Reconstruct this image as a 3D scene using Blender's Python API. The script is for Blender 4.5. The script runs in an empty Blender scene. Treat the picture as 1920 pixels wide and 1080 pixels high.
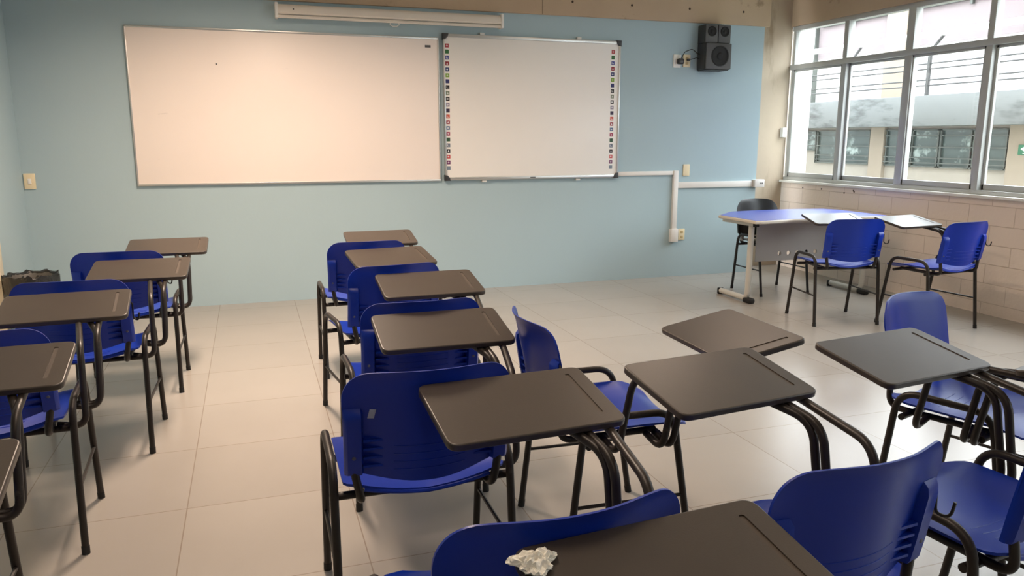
import bpy, bmesh, math, random
from mathutils import Vector, Matrix

PI = math.pi
R = math.radians
scene = bpy.context.scene
COL = scene.collection
random.seed(7)

# ------------------------------------------------------------------ camera
EYE = 1.371
cam_d = bpy.data.cameras.new('camera')
cam = bpy.data.objects.new('camera', cam_d)
COL.objects.link(cam)
cam_d.sensor_width = 36.0
cam_d.sensor_fit = 'HORIZONTAL'
cam_d.lens = 1445.76 / 1920.0 * 36.0
cam_d.clip_start = 0.02
cam.location = (0, 0, EYE)
cam.rotation_mode = 'XYZ'
cam.rotation_euler = (R(90 - 10.9966), 0, R(-18.6206))
scene.camera = cam

# ------------------------------------------------------------------ world, sun, lamps, exposure
vs = scene.view_settings
vs.view_transform = 'Standard'
vs.look = 'None'
vs.gamma = 1.0
vs.use_curve_mapping = False
vs.exposure = 0.42
world = bpy.data.worlds.new('overcast_sky')
scene.world = world
world.use_nodes = True
wn = world.node_tree.nodes
wl = world.node_tree.links
bg = wn['Background']
bg.inputs[0].default_value = (0.90, 0.95, 1.0, 1)
w_tc = wn.new('ShaderNodeTexCoord')
w_sep = wn.new('ShaderNodeSeparateXYZ')
w_rng = wn.new('ShaderNodeMapRange')          # overcast sky, three times brighter overhead than at the horizon
SKY = 4.4
w_rng.inputs['From Min'].default_value = 0.0
w_rng.inputs['From Max'].default_value = 1.0
w_rng.inputs['To Min'].default_value = SKY
w_rng.inputs['To Max'].default_value = SKY * 3
wl.new(w_tc.outputs['Generated'], w_sep.inputs[0])
wl.new(w_sep.outputs['Z'], w_rng.inputs['Value'])
wl.new(w_rng.outputs[0], bg.inputs['Strength'])

D = 6.764            # front wall
RX = 5.457           # window wall
LX = -1.633          # left wall
BY = -2.6            # back wall
CEIL = 2.95
COLY = 7.05          # corner column face behind the front wall plane


def lamp(x, y, e, sx=0.3, sy=1.2):
    ld = bpy.data.lights.new('ceiling_tube_light', 'AREA')
    ld.shape = 'RECTANGLE'
    ld.size = sx
    ld.size_y = sy
    ld.energy = e
    ld.color = (1.0, 0.77, 0.60)
    ld.spread = R(150)
    o = bpy.data.objects.new('ceiling_tube_light', ld)
    COL.objects.link(o)
    o.location = (x, y, CEIL - 0.06)
    return o


for (x, y, e) in ((0.1, 4.6, 80), (0.1, 2.0, 15), (0.1, -0.6, 7), (2.9, 4.6, 14), (2.9, 2.0, 3)):
    lamp(x, y, e)

for k in range(2):
    pd = bpy.data.lights.new('window_portal', 'AREA')
    pd.shape = 'RECTANGLE'
    pd.size = 1.55
    pd.size_y = 4.7
    pd.cycles.is_portal = True
    po = bpy.data.objects.new('window_portal', pd)
    COL.objects.link(po)
    po.location = (RX + 0.2, 4.7 - 4.75 * k, 1.75)
    po.rotation_euler = (0, R(90), 0)      # -Z points into the room (-X)


# ------------------------------------------------------------------ materials
def nt(name):
    m = bpy.data.materials.new(name)
    m.use_nodes = True
    t = m.node_tree
    return m, t, t.nodes['Principled BSDF']


def lin(r, g, b):
    f = lambda c: (c / 255 / 12.92) if c <= 10.3 else ((c / 255 + 0.055) / 1.055) ** 2.4
    return (f(r), f(g), f(b), 1)


def mat(name, col, rough=0.5, metal=0.0, var=0.12, scale=8.0, bump=0.0, bscale=60.0, spec=0.5, coat=0.0, rand=0.0):
    """noise-varied procedural surface"""
    m, t, b = nt(name)
    n = t.nodes
    tc = n.new('ShaderNodeTexCoord')
    no = n.new('ShaderNodeTexNoise')
    no.inputs['Scale'].default_value = scale
    no.inputs['Detail'].default_value = 6
    t.links.new(tc.outputs['Object'], no.inputs['Vector'])
    mx = n.new('ShaderNodeMix')
    mx.data_type = 'RGBA'
    mx.inputs[6].default_value = tuple(c * (1 - var) for c in col[:3]) + (1,)
    mx.inputs[7].default_value = tuple(min(1, c * (1 + var)) for c in col[:3]) + (1,)
    t.links.new(no.outputs['Fac'], mx.inputs[0])
    t.links.new(mx.outputs[2], b.inputs['Base Color'])
    b.inputs['Roughness'].default_value = rough
    b.inputs['Metallic'].default_value = metal
    b.inputs['Specular IOR Level'].default_value = spec
    b.inputs['Coat Weight'].default_value = coat
    if bump:
        n2 = n.new('ShaderNodeTexNoise')
        n2.inputs['Scale'].default_value = bscale
        n2.inputs['Detail'].default_value = 4
        t.links.new(tc.outputs['Object'], n2.inputs['Vector'])
        bp = n.new('ShaderNodeBump')
        bp.inputs['Strength'].default_value = bump
        bp.inputs['Distance'].default_value = 0.01
        t.links.new(n2.outputs['Fac'], bp.inputs['Height'])
        t.links.new(bp.outputs['Normal'], b.inputs['Normal'])
    return m


def speckle(m, col, lo, hi, scale, space='Object', stretch=(1, 1, 1), per_object=False):
    """scuffs and specks of another colour laid over the base colour by thresholded noise"""
    t = m.node_tree
    n = t.nodes
    b = n['Principled BSDF']
    src = b.inputs['Base Color'].links[0].from_socket
    tc = n.new('ShaderNodeTexCoord')
    mp = n.new('ShaderNodeMapping')
    mp.inputs['Scale'].default_value = stretch
    t.links.new(tc.outputs[space], mp.inputs['Vector'])
    no = n.new('ShaderNodeTexNoise')
    no.noise_dimensions = '4D'
    no.inputs['Scale'].default_value = scale
    no.inputs['Detail'].default_value = 5
    no.inputs['Roughness'].default_value = 0.65
    t.links.new(mp.outputs['Vector'], no.inputs['Vector'])
    if per_object:
        oi = n.new('ShaderNodeObjectInfo')
        mu = n.new('ShaderNodeMath')
        mu.operation = 'MULTIPLY'
        mu.inputs[1].default_value = 40
        t.links.new(oi.outputs['Random'], mu.inputs[0])
        t.links.new(mu.outputs[0], no.inputs['W'])
    rp = n.new('ShaderNodeMapRange')
    rp.inputs['From Min'].default_value = lo
    rp.inputs['From Max'].default_value = hi
    t.links.new(no.outputs['Fac'], rp.inputs['Value'])
    mx = n.new('ShaderNodeMix')
    mx.data_type = 'RGBA'
    t.links.new(rp.outputs[0], mx.inputs[0])
    t.links.new(src, mx.inputs[6])
    mx.inputs[7].default_value = col
    t.links.new(mx.outputs[2], b.inputs['Base Color'])
    return m


M = {}
M['blue_wall'] = speckle(mat('blue_wall_paint', lin(171, 193, 200), 0.6, var=0.03, scale=1.5, bump=0.05, bscale=40),
                         lin(128, 140, 140), 0.70, 0.78, 7.0)
M['concrete'] = speckle(mat('board_marked_concrete', lin(188, 165, 138), 0.8, var=0.10, scale=3, bump=0.12, bscale=25),
                        lin(120, 100, 78), 0.62, 0.78, 5.0)
M['column'] = speckle(mat('column_concrete', lin(192, 175, 153), 0.75, var=0.10, scale=4, bump=0.1, bscale=25),
                      lin(140, 120, 95), 0.58, 0.75, 3.0, stretch=(1, 1, 0.3))
M['ceiling'] = mat('white_ceiling', lin(226, 222, 212), 0.85, var=0.03)
M['back_wall'] = mat('pale_back_wall', lin(205, 210, 208), 0.7, var=0.03)
M['plastic'] = mat('blue_chair_plastic', (0.004, 0.030, 0.33, 1), 0.36, var=0.10, scale=5, bump=0.02, bscale=220, spec=0.38)
M['black_plastic'] = mat('black_chair_plastic', (0.012, 0.012, 0.012, 1), 0.34, spec=0.35, var=0.1, bump=0.03, bscale=200)
M['frame'] = speckle(mat('worn_brown_black_enamel', (0.020, 0.0145, 0.011, 1), 0.40, var=0.25, scale=20, spec=0.4),
                     (0.07, 0.055, 0.042, 1), 0.62, 0.75, 30.0, per_object=True)
M['black_frame'] = mat('black_enamel_tube', (0.012, 0.012, 0.013, 1), 0.35, var=0.2)
M['rubber'] = mat('black_rubber', (0.012, 0.011, 0.010, 1), 0.7)
M['tablet'] = speckle(mat('brown_moulded_tablet', (0.056, 0.044, 0.034, 1), 0.36, var=0.12, scale=9, bump=0.03, bscale=300, spec=0.5),
                      (0.17, 0.145, 0.12, 1), 0.70, 0.80, 14.0, per_object=True)
M['groove'] = mat('worn_groove', (0.075, 0.058, 0.044, 1), 0.5)
M['hook'] = mat('blackened_steel_hook', (0.02, 0.018, 0.017, 1), 0.4, metal=0.4)
M['screw'] = mat('steel_screw', (0.16, 0.16, 0.20, 1), 0.45, metal=0.7)
M['bright_steel'] = mat('bright_steel_bracket', (0.7, 0.7, 0.7, 1), 0.3, metal=0.6)
M['whiteboard'] = speckle(mat('whiteboard_enamel', lin(252, 240, 231), 0.42, var=0.02, scale=2, spec=0.4),
                          lin(178, 168, 156), 0.68, 0.86, 4.5, stretch=(1, 1, 3))
M['iwb'] = mat('interactive_board_surface', lin(246, 243, 238), 0.42, var=0.01, spec=0.35)
M['alu'] = mat('brushed_aluminium', (0.62, 0.62, 0.60, 1), 0.35, metal=0.85, var=0.05)
M['window_alu'] = mat('grey_window_aluminium', (0.50, 0.51, 0.49, 1), 0.42, metal=0.12, var=0.06)
M['white_plastic'] = mat('white_plastic', lin(236, 234, 228), 0.42, var=0.02)
M['raceway'] = mat('white_raceway_plastic', lin(232, 228, 222), 0.45, var=0.02)
M['cream_plastic'] = mat('cream_plate_plastic', lin(236, 220, 184), 0.45, var=0.03)
M['cream_dark'] = mat('ochre_socket_insert', lin(196, 172, 122), 0.5, var=0.03)
M['black_gloss'] = mat('black_speaker_case', (0.035, 0.035, 0.036, 1), 0.4, var=0.08)
M['grey_face'] = mat('grey_speaker_face', (0.085, 0.085, 0.085, 1), 0.5, var=0.08)
M['black_cone'] = mat('black_speaker_cone', (0.006, 0.006, 0.006, 1), 0.7)
M['screen_white'] = mat('cream_white_casing', lin(228, 220, 208), 0.3, var=0.02)
M['desk_blue'] = mat('blue_desk_laminate', (0.09, 0.13, 0.50, 1), 0.34, var=0.05)
M['desk_edge'] = mat('grey_beige_edging', lin(206, 196, 180), 0.45, var=0.03)
M['desk_metal'] = mat('silver_grey_painted_steel', lin(206, 202, 192), 0.4, metal=0.15, var=0.04)
M['desk_panel'] = mat('grey_perforated_sheet', lin(168, 164, 160), 0.45, metal=0.1, var=0.04)
M['door_cream'] = mat('cream_door_paint', lin(232, 222, 198), 0.5, var=0.03)
M['bag'] = mat('black_bin_bag', (0.016, 0.016, 0.015, 1), 0.32, var=0.2, bump=0.5, bscale=45)
M['bin'] = mat('grey_bin_plastic', (0.09, 0.085, 0.075, 1), 0.5, var=0.1)
M['tissue'] = mat('crumpled_tissue_paper', lin(250, 246, 236), 0.9, var=0.08, scale=90, bump=0.4, bscale=150)
M['sticker'] = mat('worn_white_sticker', lin(170, 175, 195), 0.7, var=0.2, scale=60)
M['rust'] = mat('rust_stained_hole', (0.06, 0.04, 0.025, 1), 0.9)
# outside
M['facade'] = speckle(mat('cream_facade', lin(166, 158, 148), 0.8, var=0.05, scale=1.5), lin(148, 138, 126), 0.6, 0.8, 1.2)
M['pier'] = mat('beige_facade_pier', lin(156, 143, 128), 0.8, var=0.05)
M['pink_panel'] = mat('pale_pink_upper_panel', lin(142, 131, 133), 0.8, var=0.02)
M['facade_white'] = mat('white_facade_wall', lin(250, 249, 246), 0.7, var=0.01)
M['slab'] = speckle(mat('weathered_grey_slab', lin(120, 123, 123), 0.85, var=0.07, scale=1.2, bump=0.1, bscale=20),
                    lin(80, 82, 82), 0.52, 0.68, 2.2, stretch=(1, 0.5, 1.6))
M['rail_grey'] = mat('grey_railing_steel', lin(84, 84, 84), 0.5, metal=0.2)
M['rail_white'] = mat('white_handrail_pipe', lin(235, 235, 235), 0.4)
M['dark_steel'] = mat('dark_grey_steel_sash', lin(92, 96, 92), 0.5, metal=0.2)
M['louver'] = mat('beige_louvre_slats', lin(150, 138, 116), 0.6)
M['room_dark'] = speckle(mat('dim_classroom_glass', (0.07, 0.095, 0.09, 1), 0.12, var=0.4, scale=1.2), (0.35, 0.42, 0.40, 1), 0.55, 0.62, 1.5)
M['green_sign'] = mat('green_sign_enamel', (0.02, 0.16, 0.08, 1), 0.5)
M['sign_white'] = mat('white_sign_ink', (0.85, 0.85, 0.85, 1), 0.5)
M['paving'] = mat('courtyard_paving', lin(130, 136, 118), 0.9)


def glass_mat():
    m = bpy.data.materials.new('thin_window_glass')
    m.use_nodes = True
    t = m.node_tree
    n = t.nodes
    n.remove(n['Principled BSDF'])
    tr = n.new('ShaderNodeBsdfTransparent')
    tr.inputs[0].default_value = (0.93, 0.95, 0.95, 1)
    gl = n.new('ShaderNodeBsdfGlossy')
    gl.inputs['Roughness'].default_value = 0.02
    lw = n.new('ShaderNodeLayerWeight')
    lw.inputs['Blend'].default_value = 0.5
    pw = n.new('ShaderNodeMath')
    pw.operation = 'POWER'
    pw.inputs[1].default_value = 5.0
    t.links.new(lw.outputs['Facing'], pw.inputs[0])
    fr = n.new('ShaderNodeMath')
    fr.operation = 'MULTIPLY_ADD'
    fr.inputs[1].default_value = 0.8
    fr.inputs[2].default_value = 0.03
    t.links.new(pw.outputs[0], fr.inputs[0])
    mx = n.new('ShaderNodeMixShader')
    t.links.new(fr.outputs[0], mx.inputs[0])
    t.links.new(tr.outputs[0], mx.inputs[1])
    t.links.new(gl.outputs[0], mx.inputs[2])
    t.links.new(mx.outputs[0], n['Material Output'].inputs[0])
    return m


M['glass'] = glass_mat()


def floor_mat():
    m, t, b = nt('large_greige_floor_tiles')
    n = t.nodes
    tc = n.new('ShaderNodeTexCoord')
    mp = n.new('ShaderNodeMapping')
    mp.inputs['Location'].default_value = (0.3 + 6.0, -1.745 + 6.0 + 0.6 * 3, 0)
    t.links.new(tc.outputs['Object'], mp.inputs['Vector'])
    br = n.new('ShaderNodeTexBrick')
    br.offset = 0.0
    br.inputs['Scale'].default_value = 1.0
    br.inputs['Brick Width'].default_value = 0.6
    br.inputs['Row Height'].default_value = 0.6
    br.inputs['Mortar Size'].default_value = 0.0022
    br.inputs['Mortar Smooth'].default_value = 0.1
    br.inputs['Bias'].default_value = 0.0
    br.inputs['Color1'].default_value = lin(166, 160, 152)
    br.inputs['Color2'].default_value = lin(161, 155, 147)
    br.inputs['Mortar'].default_value = lin(140, 128, 117)
    t.links.new(mp.outputs[0], br.inputs['Vector'])
    no = n.new('ShaderNodeTexNoise')
    no.inputs['Scale'].default_value = 2.2
    no.inputs['Detail'].default_value = 7
    t.links.new(tc.outputs['Object'], no.inputs['Vector'])
    rp = n.new('ShaderNodeMapRange')
    rp.inputs['From Min'].default_value = 0.3
    rp.inputs['From Max'].default_value = 0.7
    rp.inputs['To Min'].default_value = 0.97
    rp.inputs['To Max'].default_value = 1.02
    t.links.new(no.outputs['Fac'], rp.inputs['Value'])
    mu = n.new('ShaderNodeMix')
    mu.data_type = 'RGBA'
    mu.blend_type = 'MULTIPLY'
    mu.inputs[0].default_value = 1.0
    t.links.new(br.outputs['Color'], mu.inputs[6])
    t.links.new(rp.outputs[0], mu.inputs[7])
    t.links.new(mu.outputs[2], b.inputs['Base Color'])
    rr = n.new('ShaderNodeMapRange')
    rr.inputs['To Min'].default_value = 0.25
    rr.inputs['To Max'].default_value = 0.28
    t.links.new(no.outputs['Fac'], rr.inputs['Value'])
    t.links.new(rr.outputs[0], b.inputs['Roughness'])
    b.inputs['Specular IOR Level'].default_value = 0.5
    bp = n.new('ShaderNodeBump')
    bp.inputs['Strength'].default_value = 0.25
    bp.inputs['Distance'].default_value = 0.003
    bp.invert = True
    t.links.new(br.outputs['Fac'], bp.inputs['Height'])
    t.links.new(bp.outputs['Normal'], b.inputs['Normal'])
    return m


def block_mat():
    m, t, b = nt('painted_block_wall')
    n = t.nodes
    tc = n.new('ShaderNodeTexCoord')
    sx = n.new('ShaderNodeSeparateXYZ')
    cx = n.new('ShaderNodeCombineXYZ')
    t.links.new(tc.outputs['Object'], sx.inputs[0])
    t.links.new(sx.outputs['Y'], cx.inputs['X'])
    t.links.new(sx.outputs['Z'], cx.inputs['Y'])
    mp = n.new('ShaderNodeMapping')
    mp.inputs['Location'].default_value = (8.1, 0.06, 0)
    t.links.new(cx.outputs[0], mp.inputs['Vector'])
    br = n.new('ShaderNodeTexBrick')
    br.offset = 0.5
    br.inputs['Scale'].default_value = 1.0
    br.inputs['Brick Width'].default_value = 0.40
    br.inputs['Row Height'].default_value = 0.152
    br.inputs['Mortar Size'].default_value = 0.0045
    br.inputs['Mortar Smooth'].default_value = 0.45
    br.inputs['Color1'].default_value = lin(240, 224, 210)
    br.inputs['Color2'].default_value = lin(236, 219, 204)
    br.inputs['Mortar'].default_value = lin(216, 197, 181)
    t.links.new(mp.outputs[0], br.inputs['Vector'])
    t.links.new(br.outputs['Color'], b.inputs['Base Color'])
    b.inputs['Roughness'].default_value = 0.62
    no = n.new('ShaderNodeTexNoise')
    no.inputs['Scale'].default_value = 30
    t.links.new(tc.outputs['Object'], no.inputs['Vector'])
    ad = n.new('ShaderNodeMath')
    ad.operation = 'MULTIPLY_ADD'
    ad.inputs[1].default_value = -1.6
    t.links.new(br.outputs['Fac'], ad.inputs[0])
    t.links.new(no.outputs['Fac'], ad.inputs[2])
    bp = n.new('ShaderNodeBump')
    bp.inputs['Strength'].default_value = 0.5
    bp.inputs['Distance'].default_value = 0.006
    t.links.new(ad.outputs[0], bp.inputs['Height'])
    t.links.new(bp.outputs['Normal'], b.inputs['Normal'])
    return m


M['floor'] = floor_mat()
M['block'] = block_mat()


# ------------------------------------------------------------------ mesh helpers
class MB:
    """collects shapes that become ONE mesh object; every shape may carry its own material slot"""

    def __init__(self):
        self.v, self.f, self.mi, self.mats, self.sm = [], [], [], [], []

    def slot(self, m):
        if m not in self.mats:
            self.mats.append(m)
        return self.mats.index(m)

    def add(self, verts, faces, m, smooth=False):
        o = len(self.v)
        k = self.slot(m)
        self.v += [tuple(p) for p in verts]
        for f in faces:
            self.f.append(tuple(i + o for i in f))
            self.mi.append(k)
            self.sm.append(smooth)
        return self

    def box(self, a, b, m, bevel=0.0, xf=None, seg=2):
        bm = bmesh.new()
        bmesh.ops.create_cube(bm, size=1)
        s = [abs(b[i] - a[i]) for i in range(3)]
        c = [(a[i] + b[i]) / 2 for i in range(3)]
        for v in bm.verts:
            v.co = Vector((v.co.x * s[0], v.co.y * s[1], v.co.z * s[2]))
        if bevel:
            bmesh.ops.bevel(bm, geom=list(bm.edges), offset=min(bevel, min(s) * 0.45), segments=seg, affect='EDGES', profile=0.5)
        for v in bm.verts:
            v.co += Vector(c)
        bm.normal_update()
        k = len(self.f)
        flat = [max(abs(q) for q in f.normal) > 0.999 for f in bm.faces]
        self.bm(bm, m, xf, smooth=bool(bevel))
        for i, fl in enumerate(flat):
            if fl:
                self.sm[k + i] = False
        return self

    def bm(self, bm, m, xf=None, smooth=False):
        if xf is not None:
            bmesh.ops.transform(bm, matrix=xf, verts=bm.verts)
        bm.verts.index_update()
        self.add([v.co[:] for v in bm.verts], [[v.index for v in f.verts] for f in bm.faces], m, smooth)
        bm.free()
        return self

    def tube(self, pts, r, m, seg=12, cap=True, closed=False):
        P = [Vector(p) for p in pts]
        n = len(P)
        T = []
        for i in range(n):
            if closed:
                t = P[(i + 1) % n] - P[i - 1]
            else:
                t = P[min(i + 1, n - 1)] - P[max(i - 1, 0)]
            T.append(t.normalized())
        up = Vector((0, 0, 1)) if abs(T[0].z) < 0.9 else Vector((1, 0, 0))
        N = (up - T[0] * up.dot(T[0])).normalized()
        verts, faces = [], []
        for i in range(n):
            if i:
                N = (N - T[i] * N.dot(T[i]))
                N = N.normalized()
            B = T[i].cross(N)
            rr = r[i] if isinstance(r, (list, tuple)) else r
            for k in range(seg):
                a = 2 * PI * k / seg
                verts.append(P[i] + (N * math.cos(a) + B * math.sin(a)) * rr)
        for i in range(n if closed else n - 1):
            j = (i + 1) % n
            for k in range(seg):
                k2 = (k + 1) % seg
                faces.append((i * seg + k, i * seg + k2, j * seg + k2, j * seg + k))
        if cap and not closed:
            faces.append(tuple(reversed(range(seg))))
            faces.append(tuple((n - 1) * seg + k for k in range(seg)))
        return self.add(verts, faces, m, True)

    def lathe(self, prof, c, axis, m, seg=28):
        """prof: list of (radius, height) along the axis from c"""
        ax = Vector(axis).normalized()
        u = ax.orthogonal().normalized()
        w = ax.cross(u)
        c = Vector(c)
        verts, faces = [], []
        for (r, h) in prof:
            for k in range(seg):
                a = 2 * PI * k / seg
                verts.append(c + ax * h + (u * math.cos(a) + w * math.sin(a)) * max(r, 1e-5))
        for i in range(len(prof) - 1):
            for k in range(seg):
                k2 = (k + 1) % seg
                faces.append((i * seg + k, i * seg + k2, (i + 1) * seg + k2, (i + 1) * seg + k))
        return self.add(verts, faces, m, True)

    def prism(self, poly, z0, z1, m, xf=None, bevel=0.0, seg=2):
        bm = bmesh.new()
        vs_ = [bm.verts.new((p[0], p[1], z0)) for p in poly]
        f = bm.faces.new(vs_)
        r = bmesh.ops.extrude_face_region(bm, geom=[f])
        for e in r['geom']:
            if isinstance(e, bmesh.types.BMVert):
                e.co.z = z1
        bmesh.ops.recalc_face_normals(bm, faces=bm.faces)
        if bevel:
            ed = [e for e in bm.edges if abs(e.verts[0].co.z - e.verts[1].co.z) < 1e-6]
            bmesh.ops.bevel(bm, geom=ed, offset=bevel, segments=seg, affect='EDGES', profile=0.5)
        bm.normal_update()
        k = len(self.f)
        flat = [abs(f.normal.z) > 0.995 for f in bm.faces]
        self.bm(bm, m, xf, smooth=bool(bevel))
        for i, fl in enumerate(flat):
            if fl:
                self.sm[k + i] = False
        return self

    def mesh(self, name):
        me = bpy.data.meshes.new(name)
        me.from_pydata(self.v, [], self.f)
        for m in self.mats:
            me.materials.append(m)
        me.polygons.foreach_set('material_index', self.mi)
        me.polygons.foreach_set('use_smooth', self.sm)
        me.update()
        bm = bmesh.new()
        bm.from_mesh(me)
        bmesh.ops.recalc_face_normals(bm, faces=bm.faces)
        bm.to_mesh(me)
        bm.free()
        if any(self.sm):
            me.set_sharp_from_angle(angle=R(40))
        return me

    def build(self, name, parent=None, loc=None):
        o = bpy.data.objects.new(name, self.mesh(name))
        COL.objects.link(o)
        if parent:
            o.parent = parent
        if loc:
            o.location = loc
        return o


def tag(o, label, cat, group=None):
    o['label'] = label
    o['category'] = cat
    if group:
        o['group'] = group
    return o


def empty(name, loc=(0, 0, 0), rz=0.0):
    o = bpy.data.objects.new(name, None)
    o.empty_display_size = 0.1
    COL.objects.link(o)
    o.location = loc
    o.rotation_euler = (0, 0, rz)
    return o


def struct(name, mb, parent=None):
    o = mb.build(name, parent)
    if parent is None:
        o['kind'] = 'structure'
    return o


def children_of(o):
    return [c for c in bpy.data.objects if c.parent == o]


def copy_tree(o, parent=None):
    c = o.copy()
    COL.objects.link(c)
    c.parent = parent
    for ch in children_of(o):
        copy_tree(ch, c)
    return c


def fillet(pts, rad, n=6):
    """polyline with its inner corners rounded; rad a number or one per inner corner"""
    P = [Vector(p) for p in pts]
    out = [P[0]]
    for i in range(1, len(P) - 1):
        r = rad[i - 1] if isinstance(rad, (list, tuple)) else rad
        a = (P[i - 1] - P[i])
        b = (P[i + 1] - P[i])
        la, lb = a.length, b.length
        a.normalize()
        b.normalize()
        ang = a.angle(b)
        if ang > PI - 0.02:
            out.append(P[i])
            continue
        d = min(r / math.tan(ang / 2), la * 0.49, lb * 0.49)
        p0, p1 = P[i] + a * d, P[i] + b * d
        for k in range(n + 1):
            t = k / n
            out.append(p0 * (1 - t) ** 2 + P[i] * 2 * t * (1 - t) + p1 * t ** 2)
    out.append(P[-1])
    return out


def rounded(poly, r, n=5):
    P = [Vector((p[0], p[1])) for p in poly]
    m = len(P)
    out = []
    for i in range(m):
        rr = r[i] if isinstance(r, (list, tuple)) else r
        a = P[i - 1] - P[i]
        b = P[(i + 1) % m] - P[i]
        a.normalize()
        b.normalize()
        ang = a.angle(b)
        d = rr / math.tan(ang / 2)
        p0, p1 = P[i] + a * d, P[i] + b * d
        for k in range(n + 1):
            t = k / n
            q = p0 * (1 - t) ** 2 + P[i] * 2 * t * (1 - t) + p1 * t ** 2
            out.append((q.x, q.y))
    return out


def baked(o, mods):
    """apply modifiers so copies can share plain mesh data"""
    dg = bpy.context.evaluated_depsgraph_get()
    dg.update()
    me = bpy.data.meshes.new_from_object(o.evaluated_get(dg))
    for md in list(o.modifiers):
        o.modifiers.remove(md)
    for p in me.polygons:
        if max(abs(q) for q in p.normal) > 0.999:
            p.use_smooth = False
    o.data = me
    return o


# ------------------------------------------------------------------ setting: room shell
m = MB()
m.box((LX - 0.2, BY - 0.2, -0.12), (RX + 0.25, COLY + 0.2, 0.0), M['floor'])
struct('floor', m)
m = MB()
m.box((LX - 0.2, BY - 0.2, CEIL), (RX + 0.25, COLY + 0.2, CEIL + 0.12), M['ceiling'])
struct('ceiling', m)

m = MB()     # blue front wall, ends short of the corner column
m.box((LX - 0.2, D, 0.0), (4.92, D + 0.14, CEIL), M['blue_wall'])
struct('wall_front', m)

m = MB()
m.box((LX - 0.15, 5.98, 0.0), (LX, D + 0.01, CEIL), M['blue_wall'])
m.box((LX - 0.15, BY, 0.0), (LX, 5.0, CEIL), M['blue_wall'])
m.box((LX - 0.15, 5.0, 2.2), (LX, 5.98, CEIL), M['blue_wall'])
struct('wall_left', m)
m = MB()
m.box((LX - 0.16, 5.0, 0.0), (LX - 0.10, 5.98, 2.2), M['door_cream'])
m.box((LX - 0.13, 5.90, 0.0), (LX + 0.015, 5.98, 2.2), M['door_cream'], 0.004)
m.box((LX - 0.13, 5.0, 0.0), (LX + 0.015, 5.08, 2.2), M['door_cream'], 0.004)
m.box((LX - 0.13, 5.0, 2.12), (LX + 0.015, 5.98, 2.2), M['door_cream'], 0.004)
dr = struct('door_1', m)
m = MB()
m.lathe([(0.0, 0.0), (0.012, 0.0), (0.012, 0.04), (0.028, 0.045), (0.032, 0.06), (0.022, 0.075), (0, 0.078)], (LX - 0.10, 5.2, 1.0), (1, 0, 0), M['alu'])
m.build('door_handle', dr)

m = MB()
m.box((LX - 0.2, BY - 0.15, 0.0), (RX + 0.25, BY, CEIL), M['back_wall'])
struct('wall_back', m)

SILL = 0.925
WTOP = 2.51
m = MB()
m.box((RX, BY, 0.0), (RX + 0.16, COLY, SILL - 0.015), M['block'])
for (y, z) in ((6.70, 0.865), (6.42, 0.868), (6.10, 0.850), (5.98, 0.878), (5.97, 0.868)):
    m.lathe([(0.009, 0.0), (0.008, 0.002), (0.0, 0.0025)], (RX, y, z), (-1, 0, 0), M['rust'], 10)
struct('wall_right', m)
m = MB()     # beam over the windows
m.box((RX, BY, WTOP), (RX + 0.2, COLY, CEIL), M['concrete'])
struct('trim_1', m)
m = MB()     # concrete beam over the blue wall with its formwork tie holes
m.box((LX, D - 0.025, 2.452), (4.965, D + 0.16, CEIL), M['concrete'], 0.006)
for x in (1.05, 1.65, 2.245, 2.845, 3.439, 4.048, 4.648):
    m.lathe([(0.011, 0.002), (0.009, 0.003), (0.0, 0.004)], (x, D - 0.024, 2.575), (0, -1, 0), M['rust'], 14)
m.box((2.555, D - 0.0262, 2.455), (2.559, D - 0.02, CEIL), M['rust'])
struct('trim_2', m)
m = MB()     # corner column behind the end of the blue wall
m.box((4.7, COLY, 0.0), (RX + 0.02, COLY + 0.15, CEIL), M['column'], 0.004)
struct('trim_3', m)
m = MB()     # sill ledge
m.box((RX - 0.035, BY, SILL - 0.018), (RX + 0.17, COLY, SILL + 0.006), M['white_plastic'], 0.004)
struct('trim_4', m)

m = MB()     # unseen upper storeys, added to keep sky light off the facade opposite
m.box((RX + 0.0, -8.0, CEIL + 0.12), (RX + 0.25, 13.0, 11.0), M['facade'])
m.box((LX - 0.2, -8.0, 11.0), (RX + 0.6, 13.0, 11.2), M['concrete'])
m.box((RX + 0.05, COLY + 0.2, -4.0), (RX + 0.25, 13.0, CEIL + 0.12), M['facade'])
m.box((RX + 0.05, -8.0, -4.0), (RX + 0.25, BY - 0.2, CEIL + 0.12), M['facade'])
struct('added_upper_storeys', m)

# ---- window ribbon
WX0, WX1 = RX + 0.03, RX + 0.085
mull = [7.05, 6.262, 5.485, 4.70, 3.92, 3.14, 2.36, 1.58, 0.80, 0.02, -0.76, -1.54, -2.32]
TR0, TR1 = 2.075, 2.125
m = MB()
wa = M['window_alu']
m.box((WX0 - 0.015, BY, SILL + 0.006), (WX1 + 0.02, COLY, 0.965), wa, 0.003)      # bottom track
m.box((WX0 - 0.01, BY, WTOP - 0.045), (WX1 + 0.01, COLY, WTOP), wa, 0.003)
m.box((WX0 - 0.02, BY, TR0), (WX1 + 0.015, COLY, TR1), wa, 0.003)
m.box((WX0, COLY - 0.045, 0.93), (WX1, COLY, WTOP), wa, 0.003)
for i, y in enumerate(mull[1:]):
    w = 0.028 if i % 2 == 0 else 0.04
    m.box((WX0 - 0.012, y - w, 0.96), (WX1 + 0.01, y + w, WTOP - 0.04), wa, 0.004)
win = struct('window_1', m)
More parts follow.
